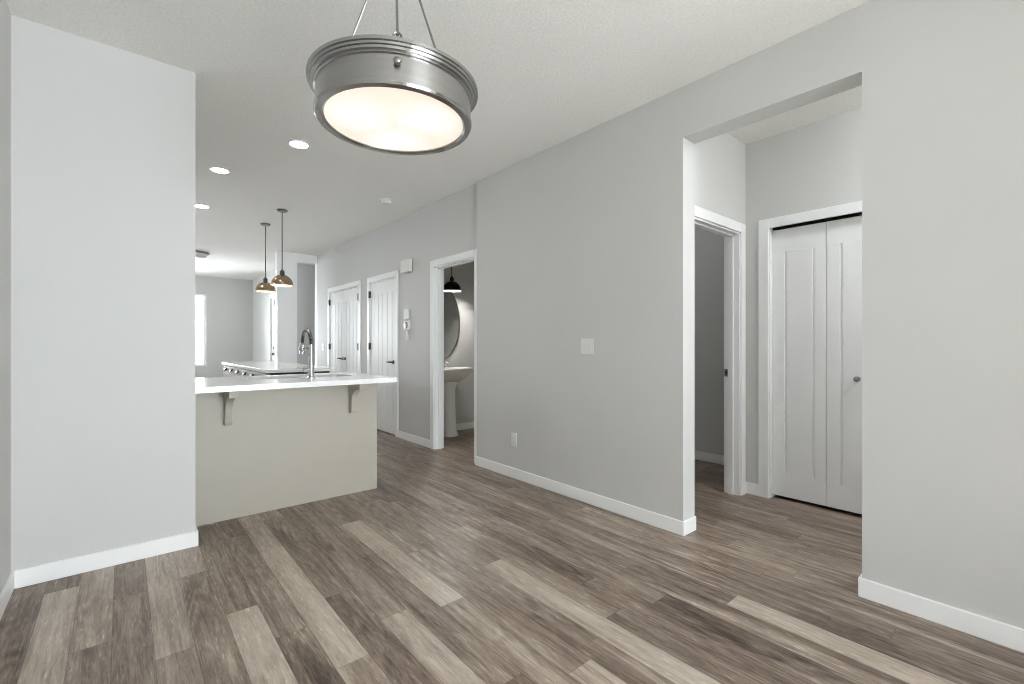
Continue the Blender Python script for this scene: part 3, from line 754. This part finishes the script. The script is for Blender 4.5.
m = MB(); m.box(XF-.007, 4.962, 2.042, XF, 5.168, 2.183, bev=.002, seg=1); m.build('back_plate', M['gplastic'], dc)
al = thing('alarm_keypad', (XF, 5.070, 1.48), 'white alarm keypad, uppermost of the small wall devices by the single door', 'keypad')
m = MB(); m.box(XF-.030, 5.025, 1.475, XF-.004, 5.135, 1.595, bev=.004); m.build('cover', M['plastic'], al)
m = MB(); m.box(XF-.005, 5.030, 1.48, XF, 5.130, 1.59); m.build('back_plate', M['gplastic'], al)
th = thing('thermostat', (XF, 5.070, 1.36), 'round faced thermostat in the middle of the small wall devices', 'thermostat')
m = MB(); m.box(XF-.024, 5.010, 1.345, XF, 5.155, 1.455, bev=.005); m.build('cover', M['plastic'], th)
m = MB(); m.lathe([(0, -.024), (.040, -.024), (.038, -.034), (.030, -.036), (0, -.036)], (XF, 5.085, 1.40), 28, 'x'); m.build('dial', M['satin'], th, SM)
rc = thing('fan_remote', (XF, 5.060, 1.23), 'slim white remote in a wall cradle, lowest of the small wall devices', 'remote')
m = MB(); m.box(XF-.016, 5.035, 1.225, XF, 5.095, 1.285, bev=.003); m.build('cradle', M['plastic'], rc)
m = MB(); m.box(XF-.026, 5.044, 1.24, XF-.012, 5.086, 1.335, bev=.004); m.build('remote_body', M['plastic'], rc)

# ------------------------------------------------------------------ powder room
PX = 3.20; BY -= .03          # the fixture stands just clear of the wall
ps = thing('pedestal_sink', (PX, 5.03, 0), 'white pedestal sink in the powder room doorway', 'sink')
def ring_loft(m, rings, close=True):
    V = [[m.bm.verts.new(p) for p in r] for r in rings]; fs = []
    n = len(V[0])
    for a, b in zip(V, V[1:]):
        for i in range(n): fs.append(m.bm.faces.new((a[i], a[(i+1) % n], b[(i+1) % n], b[i])))
    fs.append(m.bm.faces.new(V[0])); fs.append(m.bm.faces.new(V[-1]))
    bmesh.ops.recalc_face_normals(m.bm, faces=fs)
def dring(cx, yb, wx, dy, z, n=48):
    """plan outline: straight back edge at yb, rounded front reaching dy towards the viewer"""
    out = []
    for i in range(n):
        t = 2*math.pi*i/n; c, s = math.cos(t), math.sin(t)
        e = .62
        x = wx*math.copysign(abs(c)**e, c); y = (dy/2)*math.copysign(abs(s)**(e if s > 0 else .85), s)
        out.append((cx + x, yb - dy/2 + y, z))
    return out
m = MB()
ring_loft(m, [dring(PX, BY-.03, .115, .20, .665), dring(PX, BY-.015, .17, .30, .70), dring(PX, BY-.008, .24, .39, .76), dring(PX, BY-.002, .295, .455, .825), dring(PX, BY, .305, .47, .845), dring(PX, BY, .305, .47, .862), dring(PX, BY-.003, .298, .46, .868),
              dring(PX, BY-.09, .255, .34, .866), dring(PX, BY-.105, .235, .31, .845), dring(PX, BY-.13, .16, .22, .765), dring(PX, BY-.17, .06, .10, .745)])
m.build('basin', M['porcelain'], ps, math.radians(50))
m = MB()
def pring(z, wx, dy): return dring(PX, BY-.10, wx, dy, z, 32)
ring_loft(m, [pring(0, .105, .21), pring(.02, .105, .21), pring(.06, .092, .19), pring(.35, .080, .165), pring(.58, .078, .16), pring(.66, .095, .19), pring(.70, .11, .20)])
m.build('pedestal', M['porcelain'], ps, math.radians(50))
vf = thing('vanity_faucet', (PX, BY-.075, .868), 'small chrome faucet on the pedestal sink', 'faucet')
m = MB(); m.lathe([(0, .866), (.026, .866), (.024, .876), (.017, .88), (.017, .955), (.02, .962), (.014, .972), (0, .973)], (PX, BY-.065, 0), 24)
m.tube([(PX, BY-.07, .925), (PX, BY-.11, .945), (PX, BY-.16, .940), (PX, BY-.178, .922)], [.013, .012, .011, .010], 12); m.build('spout', M['chrome'], vf, SM)
m = MB(); m.tube([(PX, BY-.065, .970), (PX, BY-.08, .992), (PX+.01, BY-.125, 1.02)], [.008, .007, .006], 10); m.build('lever', M['chrome'], vf, SM)
BY += .03
om = thing('oval_mirror', (PX, BY, .97), 'tall oval mirror on the powder room wall above the pedestal sink', 'mirror')
m = MB(); m.lathe([(0, -.001), (.3, -.001), (.302, -.008), (.296, -.012), (0, -.012)], (PX, BY, 1.46), 72, 'y', 1.0, 1.64); m.build('mirror_glass', M['mirror'], om, SM)
m = MB(); m.lathe([(.300, -.001), (.309, -.001), (.309, -.016), (.300, -.016)], (PX, BY, 1.46), 72, 'y', 1.0, 1.63, closed=True); m.build('mirror_frame', M['satin'], om, SM)
